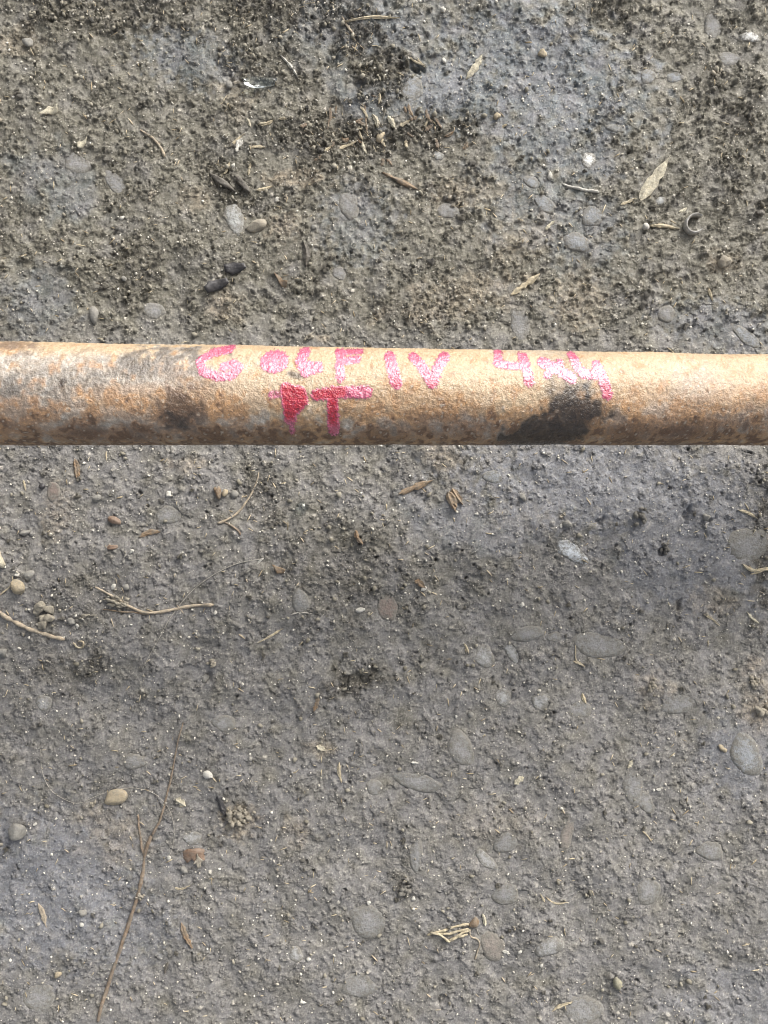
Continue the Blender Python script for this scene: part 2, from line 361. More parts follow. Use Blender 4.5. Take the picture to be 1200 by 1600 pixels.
greym = np.clip(.35 * tb(150, 620, 260, 80, 0, .6) + 1.1 * sm(-nc * .4 - na * .9 + nb * .4 + 3.6 * (1 - np.abs(vfrac - .80) / .22), 2.3, 4.0) + .9 * tb(120, 580, 160, 34, 0, .6) + .9 * tb(40, 610, 90, 36) + .6 * tb(180, 660, 150, 22) + .7 * tb(385, 662, 30, 14) + .7 * tb(545, 668, 26, 14) + .7 * tb(760, 668, 36, 16) + .6 * tb(960, 660, 24, 16) + .7 * tb(1030, 655, 26, 22) + .6 * tb(1140, 650, 40, 18)
                + .8 * tb(275, 572, 40, 30, 0, .5) + .6 * tb(690, 665, 60, 18) + .45 * tb(1050, 640, 60, 36, 50) + .5 * tb(850, 545, 60, 14) + .35 * tb(1100, 600, 40, 30), 0, 1)
tan_top = sm(-tpy, -568, -545) * sm(tpx, 30, 70) * (1 - .6 * tb(270, 555, 60, 16))
greym *= 1 - .9 * tan_top * (tpx < 230)
dark = np.clip(1.3 * tb(852, 674, 62, 28, 14, .5, .2) + 1.0 * tb(888, 645, 44, 32, 25, .7, .22) + .45 * tb(886, 604, 30, 28, 0, .8, .25) + .2 * tb(888, 568, 36, 26, 0, .7) + .35 * tb(935, 640, 26, 16, 0, .5)
               + .55 * tb(250, 567, 66, 20, 10, .7, .45) + .22 * tb(50, 600, 80, 30, 0, .7, .4) + .2 * tb(150, 585, 110, 22, 8, .7, .5) + .45 * tb(285, 642, 36, 24, 0, .6) + .5 * tb(275, 655, 22, 12, 0, .5) + .35 * tb(20, 605, 40, 14, 0, .5, .5) + .75 * tb(462, 588, 13, 5, -15, .3, .1), 0, 1)
wornm = (1 - dark) * np.clip(sm(nd + .5 * nb, 1.5, 2.6), 0, 1)
i2 = np.arange(tsh[0] * tsh[1]).reshape(tsh); i3 = np.roll(i2, -1, axis=1)
tq = np.stack([i2[:-1], i2[1:], i3[1:], i3[:-1]], -1).reshape(-1, 4)

n = N('rusty tan paint')
f1 = n.noise(350, 6, .7); f2 = n.noise(1500, 3, .7); f3 = n.noise(90, 5, .65)
col = n.mix(n.rng(f3, .3, .7), (.405, .290, .170), (.465, .352, .232))
col = n.mix(n.math('MULTIPLY', n.attr('greym'), n.rng(f1, .3, .6, .55, .95)), col, n.mix(n.rng(f1, .3, .7), (.20, .172, .148), (.48, .45, .405)))
rc = n.mix(n.rng(f1, .3, .7), (.235, .103, .036), (.42, .222, .086))
col = n.mix(n.math('MULTIPLY', n.attr('rust'), n.rng(n.math('ADD', f1, n.math('MULTIPLY', f2, .4)), .40, .9, .45, .92)), col, rc)
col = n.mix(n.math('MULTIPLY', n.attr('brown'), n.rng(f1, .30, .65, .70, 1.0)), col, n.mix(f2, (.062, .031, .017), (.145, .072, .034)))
col = n.mix(n.math('MULTIPLY', n.attr('dark'), n.rng(f1, .3, .6, .78, 1.0)), col, n.mix(f1, (.006, .0045, .0035), (.034, .019, .012)))
col = n.mix(n.math('MULTIPLY', n.attr('worn'), .45), col, (.66, .58, .47))
v = n.math('MULTIPLY', n.rng(f2, .25, .75, .72, 1.28), n.rng(f1, .25, .75, .82, 1.18)); vv = n.n('ShaderNodeCombineColor')
for i in range(3): n.l(v, vv.inputs[i])
col = n.mix(1.0, col, vv.outputs[0], 'MULTIPLY')
ro = n.math('SUBTRACT', n.rng(f1, .3, .7, .36, .52), n.math('MULTIPLY', n.attr('dark'), .2))
nr = n.bump(n.noise(800, 4, .65, dist=.3), .0006, .85); nr = n.bump(f2, .0003, .8, nr)
M_tube = n.done(col, ro, nr, .9)

shaft = bpy.data.objects.new('steel_tube', None); COL.objects.link(shaft)
shaft.location = (0, 0, 0)
tag(shaft, 'long rust-stained tan steel tube with red hand-painted lettering propped above the ground', 'steel tube')
tube = mesh_obj('tube_body', surf(TX, TP, TD).reshape(-1, 3), tq, M_tube, shaft,
                attrs=dict(rust=rust, brown=brown, greym=greym, dark=dark, worn=wornm))
# the raised end rests on a timber block beyond the picture; the other end lies on the ground
bx = -0.46; bt = ax_h(bx) - ax_r(bx) * 1.012 - .0006; by = ax_y(bx)
bv = [(bx + sx * q, by + sy * p, z) for (q, p, z) in ((.045, .060, -.002), (.045, .060, bt - .003), (.041, .056, bt)) for sx, sy in ((-1, -1), (1, -1), (1, 1), (-1, 1))]
bfc = [(0, 3, 2, 1), (8, 9, 10, 11)] + [(l * 4 + i, l * 4 + (i + 1) % 4, l * 4 + 4 + (i + 1) % 4, l * 4 + 4 + i) for l in range(2) for i in range(4)]
n = N('sawn timber'); fw = n.noise(60, 6, .7)
blk = mesh_obj('timber_block', bv, bfc, n.done(n.mix(n.rng(fw, .3, .7), (.24, .17, .10), (.40, .30, .19)), .8, n.bump(fw, .002, .5)), smooth=False)
tag(blk, 'plain upright timber block propping the raised end of the tube', 'timber block')

n = N('red marker paint')
f1 = n.noise(420, 5, .7); f2 = n.noise(1300, 3, .7); cov = n.attr('cover'); thick_no_sheen = n.attr('thick_no_sheen')
pink = n.mix(n.rng(f1, .3, .7), (.46, .042, .125), (.58, .16, .26))  # thin paint, with the sheen on the crimson put in as pink
col = n.mix(thick_no_sheen, pink, n.mix(n.rng(f1, .35, .7), (.33, .002, .014), (.44, .004, .024)))
n.setv(n.b.inputs['Base Color'], col); n.setv(n.b.inputs['Roughness'], n.rng(f1,   .3, .7, .18, .36))
n.b.inputs['Specular IOR Level'].default_value = .5; n.setv(n.b.inputs['Coat Weight'], n.rng(thick_no_sheen, 0, 1, 1.0, .35)); n.b.inputs['Coat Roughness'].default_value = .14; n.b.inputs['Coat IOR'].default_value = 1.95
n.l(n.bump(n.noise(700, 4, .7, dist=.5), .0005, 1.0), n.b.inputs['Coat Normal'])
nr = n.bump(n.noise(560, 4, .65, dist=.4), .0007, .8); nr = n.bump(f2, .0003, .7, nr); n.l(nr, n.b.inputs['Normal'])
al = n.rng(n.math('ADD', cov, n.rng(n.math('ADD', n.math('MULTIPLY', f1, .6), n.math('MULTIPLY', f2, .4)), .3, .7, -.45, .45)), .25, .75, 0.0, 1.0)
al = n.math('MINIMUM', n.math('ADD', al, n.math('MULTIPLY', thick_no_sheen, n.rng(cov, .5, .9, 0, .9))), 1.0)
n.setv(n.b.inputs['Alpha'], al)
M_paint = n.m

# strokes in photo pixels: letter, how crimson (thick, no sheen painted in), [(polyline, width)]
def ell(cx, cy, rx, ry, n_=14): return [(cx + rx * math.cos(t), cy + ry * math.sin(t)) for t in np.linspace(0, 2 * math.pi, n_)]
LET = [('letter G', .12, [([(358, 548), (330, 555), (315, 568), (322, 583), (345, 591), (365, 589), (376, 577), (368, 571), (353, 576)], 12)]),
       ('letter O', .05, [(ell(430, 568, 15, 10), 13), ([(428, 568), (432, 568)], 8)]),
       ('letter L', .05, [([(476, 553), (471, 568), (479, 583), (498, 577)], 15), ([(474, 575), (486, 574)], 12)]),
       ('letter F', .12, [([(527, 552), (563, 551)], 8), ([(533, 555), (532, 578), (534, 592)], 13), ([(537, 567), (558, 564)], 11)]),
       ('letter I', .20, [([(609, 561), (614, 582), (619, 600)], 16)]),
       ('letter V', .18, [([(646, 561), (661, 580), (674, 600)], 14), ([(674, 600), (682, 580), (694, 561)], 15)]),
       ('digit four', .08, [([(781, 551), (776, 571), (800, 575), (820, 573)], 11), ([(817, 560), (820, 580), (823, 598)], 14)]),
       ('letter x', .05, [([(847, 570), (868, 580), (889, 593)], 15), ([(874, 570), (851, 588)], 10)]),
       ('digit four', .10, [([(896, 558), (899, 576), (908, 587), (932, 588)], 13), ([(930, 574), (936, 592), (943, 617)], 14)]),
       ('letter P', .95, [([(450, 608), (453, 630), (455, 655)], 17), ([(452, 610), (472, 613), (475, 626), (458, 641)], 16), ([(456, 622), (468, 624)], 16), ([(456, 655), (457, 672)], 8), ([(427, 617), (436, 615)], 10)]),
       ('letter T', .92, [([(497, 617), (535, 613), (574, 613)], 16), ([(521, 613), (521, 668)], 16)])]
def segdist(px, py, a, b):
    ax, ay = a; bx, by = b; dx, dy = bx - ax, by - ay; L = dx * dx + dy * dy + 1e-9
    t = np.clip(((px - ax) * dx + (py - ay) * dy) / L, 0, 1)
    return np.hypot(px - ax - t * dx, py - ay - t * dy)
for li, (nm, tk, strokes) in enumerate(LET):
    pts = [p for s, _ in strokes for p in s]; wmax = max(w for _, w in strokes)
    x0, x1 = min(p[0] for p in pts) - wmax, max(p[0] for p in pts) + wmax
    y0, y1 = min(p[1] for p in pts) - wmax, max(p[1] for p in pts) + wmax
    y0 = max(y0, 541.5)
    gxp = np.arange(x0, x1, .8); gyp = np.arange(y0, y1, .8)
    LX, LY = np.meshgrid(gxp, gyp, indexing='ij'); ls = LX.shape
    wob1, wob2 = fnoise(ls, 9, 700 + li, .6), fnoise(ls, 4, 730 + li, .5)
    dmin = np.full(ls, 99.0)
    for s, w in strokes:
        for a, b in zip(s[:-1], s[1:]):
            dmin = np.minimum(dmin, segdist(LX, LY, a, b) - w / 2)
    dmin += -.6 + .9 * wob1 + .7 * wob2
    cover = sm(-dmin, -2.6, 2.2)
    thk = np.clip(tk * sm(-dmin, -.2, 3.0) + .10 * wob1 * tk, 0, 1)
    if nm == 'letter P': thk *= sm(-LY, -662, -648) * sm(LX, 436, 444); cover *= np.where((LX < 440) | (LY > 656), .62, 1)
    if nm == 'letter T': thk *= (1 - .75 * sm(LX, 538, 545)) * (1 - .6 * sm(LY, 655, 668))
    if nm in ('letter I', 'letter V', 'digit four'): thk = np.clip(thk + .45 * sm(LY, 588, 604) * sm(-dmin, 0, 3), 0, 1)  # letter feet redder, with less of the painted-in sheen
    lx, lphi = from_px(LX, LY)
    fi = np.clip((lx - tx[0]) / (tx[1] - tx[0]) + 40, 0, tsh[0] - 1.01); fj = np.clip((lphi + math.pi) / (tp[1] - tp[0]), 0, TNT - 2.01)
    ii, jj = fi.astype(int), fj.astype(int); a, b = fi - ii, fj - jj
    dd = TD[ii, jj] * (1 - a) * (1 - b) + TD[ii + 1, jj] * a * (1 - b) + TD[ii, jj + 1] * (1 - a) * b + TD[ii + 1, jj + 1] * a * b
    off = dd + .00009 + .00012 * cover + .00005 * wob2
    P3 = surf(lx, lphi, off).reshape(-1, 3)
    id_ = np.arange(ls[0] * ls[1]).reshape(ls)
    q = np.stack([id_[:-1, :-1], id_[:-1, 1:], id_[1:, 1:], id_[1:, :-1]], -1)
    kp = (cover[:-1, :-1] + cover[1:, 1:] + cover[:-1, 1:] + cover[1:, :-1]) / 4 > .04
    q = q[kp]; used, inv = np.unique(q.ravel(), return_inverse=True)
    o = mesh_obj('painted_letter', P3[used], inv.reshape(-1, 4), M_paint, shaft, attrs=dict(cover=cover.ravel()[used], thick_no_sheen=thk.ravel()[used]))
    o['label'] = ('crimson painted ' if tk > .5 else 'pink-sheened crimson painted ') + nm + (' of the lower line' if tk > .5 else ' of the upper line')

# ------------------------------------------------------------------ small-thing materials
def simple(name, c1, c2, rough=.75, sc=400, bd=.0006, spec=.3, dust=.7):
    n = N(name); f = n.noise(sc, 5, .65); g = n.noise(sc * 3, 3, .7)
    col = n.mix(n.rng(f, .3, .7), c1, c2)
    col = n.mix(n.math('MULTIPLY', n.rng(n.noise(260, 6, .75), .38, .62), dust), col, (.18, .168, .142))
    return n.done(col, rough, n.bump(g, bd, .8, n.bump(f, bd * 1.5, .6)), spec)
MT = dict(
    straw=simple('dry straw', (.44, .36, .23), (.62, .54, .38), .6),
    palewood=simple('bleached wood', (.55, .49, .35), (.74, .69, .54), .7, 500),
    wood=simple('broken wood', (.19, .13, .08), (.38, .275, .18), .75, 500),
    brownwood=simple('weathered brown wood', (.16, .105, .065), (.30, .21, .13), .8),
    twig=simple('twig bark', (.15, .105, .07), (.33, .25, .18), .8, 500),
    root=simple('pale root', (.36, .285, .20), (.56, .47, .35), .7),
    dark=simple('dark husk', (.040, .034, .030), (.085, .073, .060), .5, 300, .0006, .4),
    black=simple('black flake', (.016, .015, .018), (.04, .038, .042), .35, 300, .0005, .5, .15),
    white=simple('white chip', (.47, .45, .40), (.68, .66, .60), .65, 400, .0006, .35, .5),
    tanstone=simple('tan stone', (.33, .27, .18), (.50, .42, .29), .7, 300),
    greystone=simple('grey stone', (.20, .195, .18), (.31, .30, .275), .75, 300),
    olive=simple('yellow grey stone', (.24, .225, .15), (.42, .40, .29), .8, 350),
    nut=simple('brown shell', (.12, .075, .05), (.27, .175, .12), .5, 250, .0006, .4, .5),
    fluff=simple('dried pale clump', (.33, .295, .23), (.50, .455, .37), .85, 500, .0012),
    concrete=simple('chipped mortar', (.36, .32, .25), (.52, .47, .385), .85, 500, .0012),
    soil=simple('crumbly soil', (.14, .129, .105), (.235, .22, .187), .9, 500, .0012, .2, .3),
    soil2=simple('grey crumb', (.155, .147, .132), (.245, .232, .207), .9, 500, .0012, .2, .3),
    fibre=simple('fine fibre', (.36, .34, .295), (.48, .45, .40), .5),
    rubber=simple('grey plastic loop', (.40, .39, .37), (.52, .51, .48), .5, 400, .0003, .4))
n = N('clear glass'); n.b.inputs['Transmission Weight'].default_value = 1.0; n.b.inputs['Roughness'].default_value = .06
n.b.inputs['Base Color'].default_value = (.90, .96, .95, 1); n.b.inputs['IOR'].default_value = 1.48
n.l(n.bump(n.noise(160, 3), .0006, .35), n.b.inputs['Normal']); MT['glass'] = n.m

# ------------------------------------------------------------------ small-thing builders
import bmesh
def ico(sub):
    b = bmesh.new(); bmesh.ops.create_icosphere(b, subdivisions=sub, radius=1.0)
    v = np.array([q.co[:] for q in b.verts]); f = np.array([[w.index for w in q.verts] for q in b.faces]); b.free(); return v, f
ICO1, ICO2, ICO3 = ico(1), ico(2), ico(3)
def lump(v, r, amp, k=7):
    """irregular radial deformation, with a few flattened facets"""
    s = np.ones(len(v))
    for _ in range(k):
        d = r.normal(size=3); d /= np.linalg.norm(d); s += amp * r.normal() * np.sin(r.uniform(1.5, 5) * (v @ d) + r.uniform(0, 6))
    v = v * s[:, None]
    for _ in range(6):
        d = r.normal(size=3); d /= np.linalg.norm(d); t = r.uniform(.62, .9); q = v @ d
        v = v - np.maximum(q - t, 0)[:, None] * d * .85
    return v
def rotz(v, a):
    ca, sa = math.cos(a), math.sin(a); return np.stack([v[:, 0] * ca - v[:, 1] * sa, v[:, 0] * sa + v[:, 1] * ca, v[:, 2]], -1)

def stone(name, x, y, w, h, ang, mat, seed, flat=.6, sink=.3, amp=.06, ic=ICO3, px=True, smooth=True):
    r = np.random.default_rng(seed); v = lump(ic[0].copy(), r, amp)
    X_, Y_ = (gx(x), gy(y)) if px else (x, y)
    rx, ry = w / 2 * PXM, h / 2 * PXM; rz = min(rx, ry) * flat
    v = rotz(v * np.array([rx, ry, rz]), math.radians(ang)); z = ground_hi(X_, Y_, min(rx, ry) * .7)
    v[:, 2] -= v[:, 2].min() + 2 * rz * sink
    o = mesh_obj(name, v, ic[1], MT[mat], smooth=smooth); o.location = (X_, Y_, z); return o

def cluster_mesh(r, k=8, ic=ICO1, fine=1.0):
    V, Fc, o_ = [], [], 0
    for i in range(k):
        d = r.normal(size=3) * np.array([.42, .42, .22]); q = lump(ic[0].copy(), r, .15, 5) * r.uniform(.25, .6) * fine * r.uniform(.6, 1.3, 3)
        V.append(q + d); Fc.append(ic[1] + o_); o_ += len(q)
    return np.vstack(V), np.vstack(Fc)
def cluster(name, x, y, w, h, ang, mat, seed, k=16, sink=.3, fine=.8):
    r = np.random.default_rng(seed); v, f = cluster_mesh(r, k, fine=fine); X_, Y_ = gx(x), gy(y)
    rx, ry = w / 2 * PXM, h / 2 * PXM; rz = min(rx, ry) * .8
    v = rotz(v * np.array([rx, ry, rz]), math.radians(ang)); v[:, 2] -= v[:, 2].min() * (1 - sink) + 0
    o = mesh_obj(name, v, f, MT[mat], smooth=False); o.location = (X_, Y_, ground_hi(X_, Y_, min(rx, ry) * .7) - rz * .15); return o

def path_pts(pts, step=.0012):
    p = np.array([(gx(a), gy(b)) for a, b in pts]); out = []
    P = np.vstack([2 * p[0] - p[1], p, 2 * p[-1] - p[-2]])
    for i in range(1, len(P) - 2):
        a, b, c_, d = P[i - 1:i + 3]; nseg = max(2, int(np.linalg.norm(c_ - b) / step))
        for t in np.arange(nseg) / nseg:
            out.append(.5 * (2 * b + (c_ - a) * t + (2 * a - 5 * b + 4 * c_ - d) * t ** 2 + (3 * b - 3 * c_ + d - a) * t ** 3))
    out.append(p[-1]); return np.array(out)

def stalk_mesh(pts, r0, r1, seed, lift=0.0, arch=0.0, nang=8, wob=.0002, flat=1.0, bury=0.0):
    """a thin stem laid along photo-pixel points; follows the ground under it"""
    r = np.random.default_rng(seed); p = path_pts(pts); n_ = len(p); t = np.linspace(0, 1, n_)
    z = np.array([ground_hi(a, b, .0012) for a, b in p]); k = np.ones(9) / 9
    z = np.convolve(np.pad(z, 4, 'edge'), k, 'valid')
    rad = r0 + (r1 - r0) * t; rad = rad * (1 + .10 * np.sin(t * 31 + r.uniform(0, 6)) + .08 * r.normal(size=n_)); rad[0] *= .6; rad[-1] *= .5
    q = np.convolve(np.pad(r.normal(size=n_), 6, 'edge'), np.ones(13) / 13, 'valid') * wob * 3
    tang = np.gradient(p, axis=0); tang /= np.linalg.norm(tang, axis=1)[:, None] + 1e-12; nrm = np.stack([-tang[:, 1], tang[:, 0]], -1)
    p = p + nrm * q[:, None]; zc = z + rad * flat * .75 + lift + arch * np.sin(math.pi * t)
    if bury: zc = zc - bury * rad * (1 + np.sin(t * r.uniform(9, 16) + r.uniform(0, 6)) + .6 * np.sin(t * 37 + r.uniform(0, 6)))
    V, Fc = [], []
    for i in range(n_):
        for j in range(nang):
            a = 2 * math.pi * j / nang
            V.append((p[i, 0] + nrm[i, 0] * rad[i] * math.cos(a), p[i, 1] + nrm[i, 1] * rad[i] * math.cos(a), zc[i] + rad[i] * flat * math.sin(a)))
    for i in range(n_ - 1):
        for j in range(nang):
            Fc.append((i * nang + j, i * nang + (j + 1) % nang, (i + 1) * nang + (j + 1) % nang, (i + 1) * nang + j))
    Fc += [tuple(reversed(range(nang))), tuple(range((n_ - 1) * nang, n_ * nang))]
    return V, Fc
def stalk(name, pts, w0, w1, mat, seed, parent=None, **kw):
    kw.setdefault('bury', .55 if max(w0, w1) > 2 else 0)
    V, Fc = stalk_mesh(pts, w0 / 2 * PXM, w1 / 2 * PXM, seed, **kw); return mesh_obj(name, V, Fc, MT[mat], parent)

def sliver(name, x0, y0, x1, y1, w, mat, seed, th=.45, tilt=0.0, parent=None, px=True, bend=.06):
    """splintered flat piece of wood or straw between two points: ragged ends, lengthwise grain ridges"""
    r = np.random.default_rng(seed)
    a = np.array([gx(x0), gy(y0)]); b = np.array([gx(x1), gy(y1)])
    L = np.linalg.norm(b - a); d = (b - a) / L; m = np.array([-d[1], d[0]]); W_ = w * PXM; n_, k = 10, 5
    t = np.linspace(0, 1, n_); top = []; bot = []
    prof = np.clip(np.minimum(t / .18, (1 - t) / .25), .12, 1) ** .7 * (1 + .2 * r.normal(size=n_))
    ends0, ends1 = r.uniform(-.05, .05, k), r.uniform(-.09, .09, k); ridge = r.uniform(-.25, .35, k); bn = r.normal() * bend
    zz = ground_hi(*((a + b) / 2), L * .3) + .0001
    for i in range(n_):
        for j in range(k):
            s = (j / (k - 1) - .5); tt = t[i] + (ends0[j] if i == 0 else 0) + (ends1[j] if i == n_ - 1 else 0)
            q = a + d * L * tt + m * (W_ * s * prof[i] + bn * L * math.sin(math.pi * t[i]))
            z = zz + W_ * th * (.55 + ridge[j] * (1 - abs(s)) + .08 * r.normal()) * (1 - .5 * abs(s) * 2) + tilt * L * t[i]
            top.append((q[0], q[1], z)); bot.append((q[0], q[1], zz - W_ * th * .25 + tilt * L * t[i] * .9))
    V = top + bot; o_ = n_ * k; Fc = []
    for i in range(n_ - 1):
        for j in range(k - 1):
            p0, p1, p2, p3 = i * k + j, (i + 1) * k + j, (i + 1) * k + j + 1, i * k + j + 1
            Fc += [(p0, p1, p2, p3), (o_ + p3, o_ + p2, o_ + p1, o_ + p0)]
        for j, fl in ((0, False), (k - 1, True)):
            p0, p1 = i * k + j, (i + 1) * k + j; f = (p0, o_ + p0, o_ + p1, p1); Fc.append(f[::-1] if fl else f)
    for i, fl in ((0, True), (n_ - 1, False)):
        for j in range(k - 1):
            p0, p1 = i * k + j, i * k + j + 1; f = (p0, o_ + p0, o_ + p1, p1); Fc.append(f[::-1] if fl else f)
    return mesh_obj(name, V, Fc, MT[mat], parent, smooth=False)

def flake(name, x, y, outline, mat, seed, th=.0004, curl=.25, tilt=(0, 0), up=.0004, parent=None, lip=0.0):
    """thin curled fragment with the given outline (photo pixels about its centre)"""
    r = np.random.default_rng(seed); X_, Y_ = gx(x), gy(y)
    o = np.array([(a * PXM, -b * PXM) for a, b in outline]); n_ = len(o); dense = []
    for i in range(n_):
        for t in (0, .33, .66): dense.append(o[i] * (1 - t) + o[(i + 1) % n_] * t + r.normal(size=2) * .00012)
    o = np.array(dense); n_ = len(o); size = np.abs(o).max(); V = []; rings = (1.0, .72, .4, 0.0)
    def hz(p): u = p / size; return curl * size * (u[0] ** 2 * .8 - .3 * u[1] ** 2 + .25 * u[0] * u[1]) + tilt[0] * p[0] + tilt[1] * p[1] + lip * size * max(0.0, -.55 * u[0] - 1.6 * u[1]) ** 2
    base_ = ground_hi(X_, Y_, size * .7) + up
    lay = []
    for side in (0, 1):
        st = len(V)
        for q in rings[:-1]:
            for p in o * q: V.append((X_ + p[0], Y_ + p[1], base_ + hz(p) + (th if side == 0 else 0) * (1 if q < 1 else .5) + r.normal() * .00004))
        V.append((X_, Y_, base_ + (th if side == 0 else 0))); lay.append(st)
    Fc = []
    for side, st in enumerate(lay):
        for k in range(2):
            for i in range(n_):
                f = (st + k * n_ + i, st + k * n_ + (i + 1) % n_, st + (k + 1) * n_ + (i + 1) % n_, st + (k + 1) * n_ + i)
                Fc.append(f if side else f[::-1])
        for i in range(n_):
            f = (st + 2 * n_ + i, st + 2 * n_ + (i + 1) % n_, st + 3 * n_); Fc.append(f if side else f[::-1])
    for i in range(n_): Fc.append((lay[0] + i, lay[0] + (i + 1) % n_, lay[1] + (i + 1) % n_, lay[1] + i))
    z = min(v[2] for v in V) - base_ + up; 
    V = [(a, b, c_ - max(z, -1) + .0) if False else (a, b, c_) for a, b, c_ in V]
    return mesh_obj(name, V, Fc, MT[mat], parent, smooth=True)

# ------------------------------------------------------------------ named bits on the ground
gs = flake('glass_shard', 404, 130, [(-28, -8), (-8, -9), (14, -8), (30, -6), (26, 3), (10, 7), (-8, 12), (-20, 6)], 'glass', 1, .0012, .04, (.0, .04), .0006, lip=.55)
tag(gs, 'curved clear glass shard catching a white gleam on dark soil', 'glass')
o = sliver('glass_splinter', 439, 88, 465, 121, 4, 'white', 2, .7); tag(o, 'thin white glassy splinter beside the curved clear shard', 'splinter')
o = stone('glass_cube', 472, 792, 22, 17, 8, 'glass', 3, 1.0, .25, .01, ICO2, smooth=False); tag(o, 'small greenish cube of broken glass below the lettering', 'glass')
o = flake('leaf_fragment', 79, 176, [(-16, 6), (-6, -3), (-2, -8), (6, -6), (14, -10), (15, 3), (6, 5), (-4, 4)], 'palewood', 4, .0004, .5, (0, .1)); tag(o, 'pale cream dry leaf fragment with pointed corners', 'leaf')
o = flake('leaf_fragment', 130, 225, [(-7, 7), (-8, 0), (2, -4), (8, -9), (6, 1), (0, 8)], 'palewood', 5, .0004, .5); tag(o, 'small pale dry leaf chip with a forked tip', 'leaf')
o = stalk('dry_stalk', [(219, 202), (240, 217), (252, 234), (256, 246)], 3, 5, 'root', 6); tag(o, 'short curved pale stalk lying on bare dirt', 'stalk')
o = flake('seed_pod', 347, 285, [(-23, -16), (-10, -11), (6, -2), (20, 11), (22, 15), (8, 10), (-8, 2), (-18, -8)], 'dark', 7, .0018, -.35); tag(o, 'long dark pointed seed husk', 'husk')
o = flake('seed_pod', 379, 288, [(-13, -15), (-6, -13), (4, -3), (13, 8), (12, 13), (4, 10), (-8, -2)], 'dark', 8, .0018, -.35); tag(o, 'short dark seed husk beside a longer one', 'husk')
o = stone('mortar_chip', 402, 353, 34, 20, 18, 'concrete', 9, .7, .3, .05); tag(o, 'pale ridged chip of mortar', 'chip')
o = flake('black_flake', 369, 421, [(-18, -6), (-4, -10), (14, -8), (18, 0), (6, 6), (-6, 10), (-16, 6)], 'black', 10, .0012, .4, (.1, .1)); tag(o, 'black crumpled flake, upper of two on the dirt', 'flake')
o = flake('black_flake', 342, 446, [(-20, 6), (-14, -4), (0, -8), (14, -10), (18, -2), (6, 6), (-4, 10), (-16, 14)], 'black', 11, .0012, .5, (-.1, .15)); tag(o, 'black crumpled flake with a torn edge, lower of two', 'flake')
o = flake('curled_leaf', 440, 438, [(-12, -12), (-4, -8), (2, 0), (10, 2), (8, 10), (2, 12), (-4, 4)], 'brownwood', 12, .0005, .9); tag(o, 'small dark brown curled leaf', 'leaf')
o = sliver('bark_strip', 474, 378, 478, 416, 9, 'dark', 13, .6); tag(o, 'dark upright strip of bark pressed in dirt', 'bark')
o = sliver('straw_stick', 598, 270, 650, 295, 7, 'wood', 14, .7); tag(o, 'tan broken stick with a pale end', 'stick')
o = sliver('wood_splinter', 729, 123, 752, 88, 10, 'palewood', 15, .4); tag(o, 'pale flat wood splinter in bluish dirt', 'splinter')
o = sliver('wide_straw', 998, 314, 1043, 250, 15, 'palewood', 16, .30, .05, bend=.02); tag(o, 'wide bleached straw blade with ragged ends', 'straw')
o = sliver('straw_tail', 969, 321, 993, 311, 5, 'straw', 17, .5); tag(o, 'short dull straw piece at the foot of the wide blade', 'straw')
o = stalk('worm_stalk', [(880, 287), (897, 292), (915, 297), (935, 302)], 3.5, 5, 'white', 18); tag(o, 'thin whitish ribbed stalk lying on dirt', 'stalk')
o = stone('white_chip', 859, 275, 8, 13, 5, 'white', 19, .7, .2); tag(o, 'tiny square white chip near the ribbed stalk', 'chip')
# open loop
t = np.linspace(math.radians(48), math.radians(318), 30); RX = 14 * PXM; V, Fc = [], []
cx, cy = gx(1083), gy(352); zb = ground_hi(cx, cy, .004)
for i, a in enumerate(t):
    for (dr, dz) in ((1.6, -.001), (1.8, .0046), (.3, .0054), (-1.4, .0046), (-1.4, -.001)):
        rr_ = RX * (1 + .06 * math.sin(2 * a)) + dr * PXM * (1 if 2 < i < 27 else .6); V.append((cx + rr_ * math.cos(a), cy + rr_ * math.sin(a) * 1.0, zb + dz))
for i in range(29):
    for j in range(5): Fc.append((i * 5 + j, i * 5 + (j + 1) % 5, (i + 1) * 5 + (j + 1) % 5, (i + 1) * 5 + j))
Fc += [tuple(range(5)), tuple(reversed(range(145, 150)))]
o = mesh_obj('open_loop', V, [f[::-1] for f in Fc], MT['rubber']); tag(o, 'small grey open loop standing on its edge', 'loop')
o = sliver('straw_stick', 1016, 353, 1058, 358, 6, 'straw', 21, .7); tag(o, 'short tan straw pointing at the grey open loop', 'straw')
o = stone('white_pebble', 1008, 355, 11, 11, 0, 'white', 22, .8, .2); tag(o, 'small white pebble at the end of a tan straw', 'pebble')
o = sliver('wood_splinter', 799, 461, 842, 430, 9, 'straw', 23, .5); tag(o, 'ragged pale splinter with dark spots', 'splinter')
o = stone('pale_crumb', 1131, 409, 24, 20, 30, 'concrete', 24, .5, .3, .12); tag(o, 'pale sandy crumb below the grey open loop', 'crumb')
o = stone('dark_seed', 1186, 334, 16, 11, 0, 'dark', 25, .8, .2); tag(o, 'dark oval seed on lighter dirt', 'seed')
o = stone('brown_seed', 179, 813, 21, 12, -25, 'nut', 26, .8, .2, .03); tag(o, 'smooth brown oval seed', 'seed')
o = flake('seed_husk', 175, 855, [(-12, 2), (-4, -4), (8, -4), (13, 0), (2, 4), (-6, 4)], 'nut', 27, .0006, -.5); tag(o, 'reddish boat-shaped seed husk', 'husk')
o = sliver('wood_splinter', 218, 839, 251, 831, 8, 'brownwood', 28, .5); tag(o, 'dull grey-brown splinter near the brown seed', 'splinter')
o = flake('wood_chunk', -2, 872, [(-16, -22), (0, -18), (6, -4), (12, 10), (8, 15), (-4, 14), (-18, 12)], 'palewood', 29, .0032, .1); tag(o, 'cream wedge-shaped wood chip', 'wood chip')
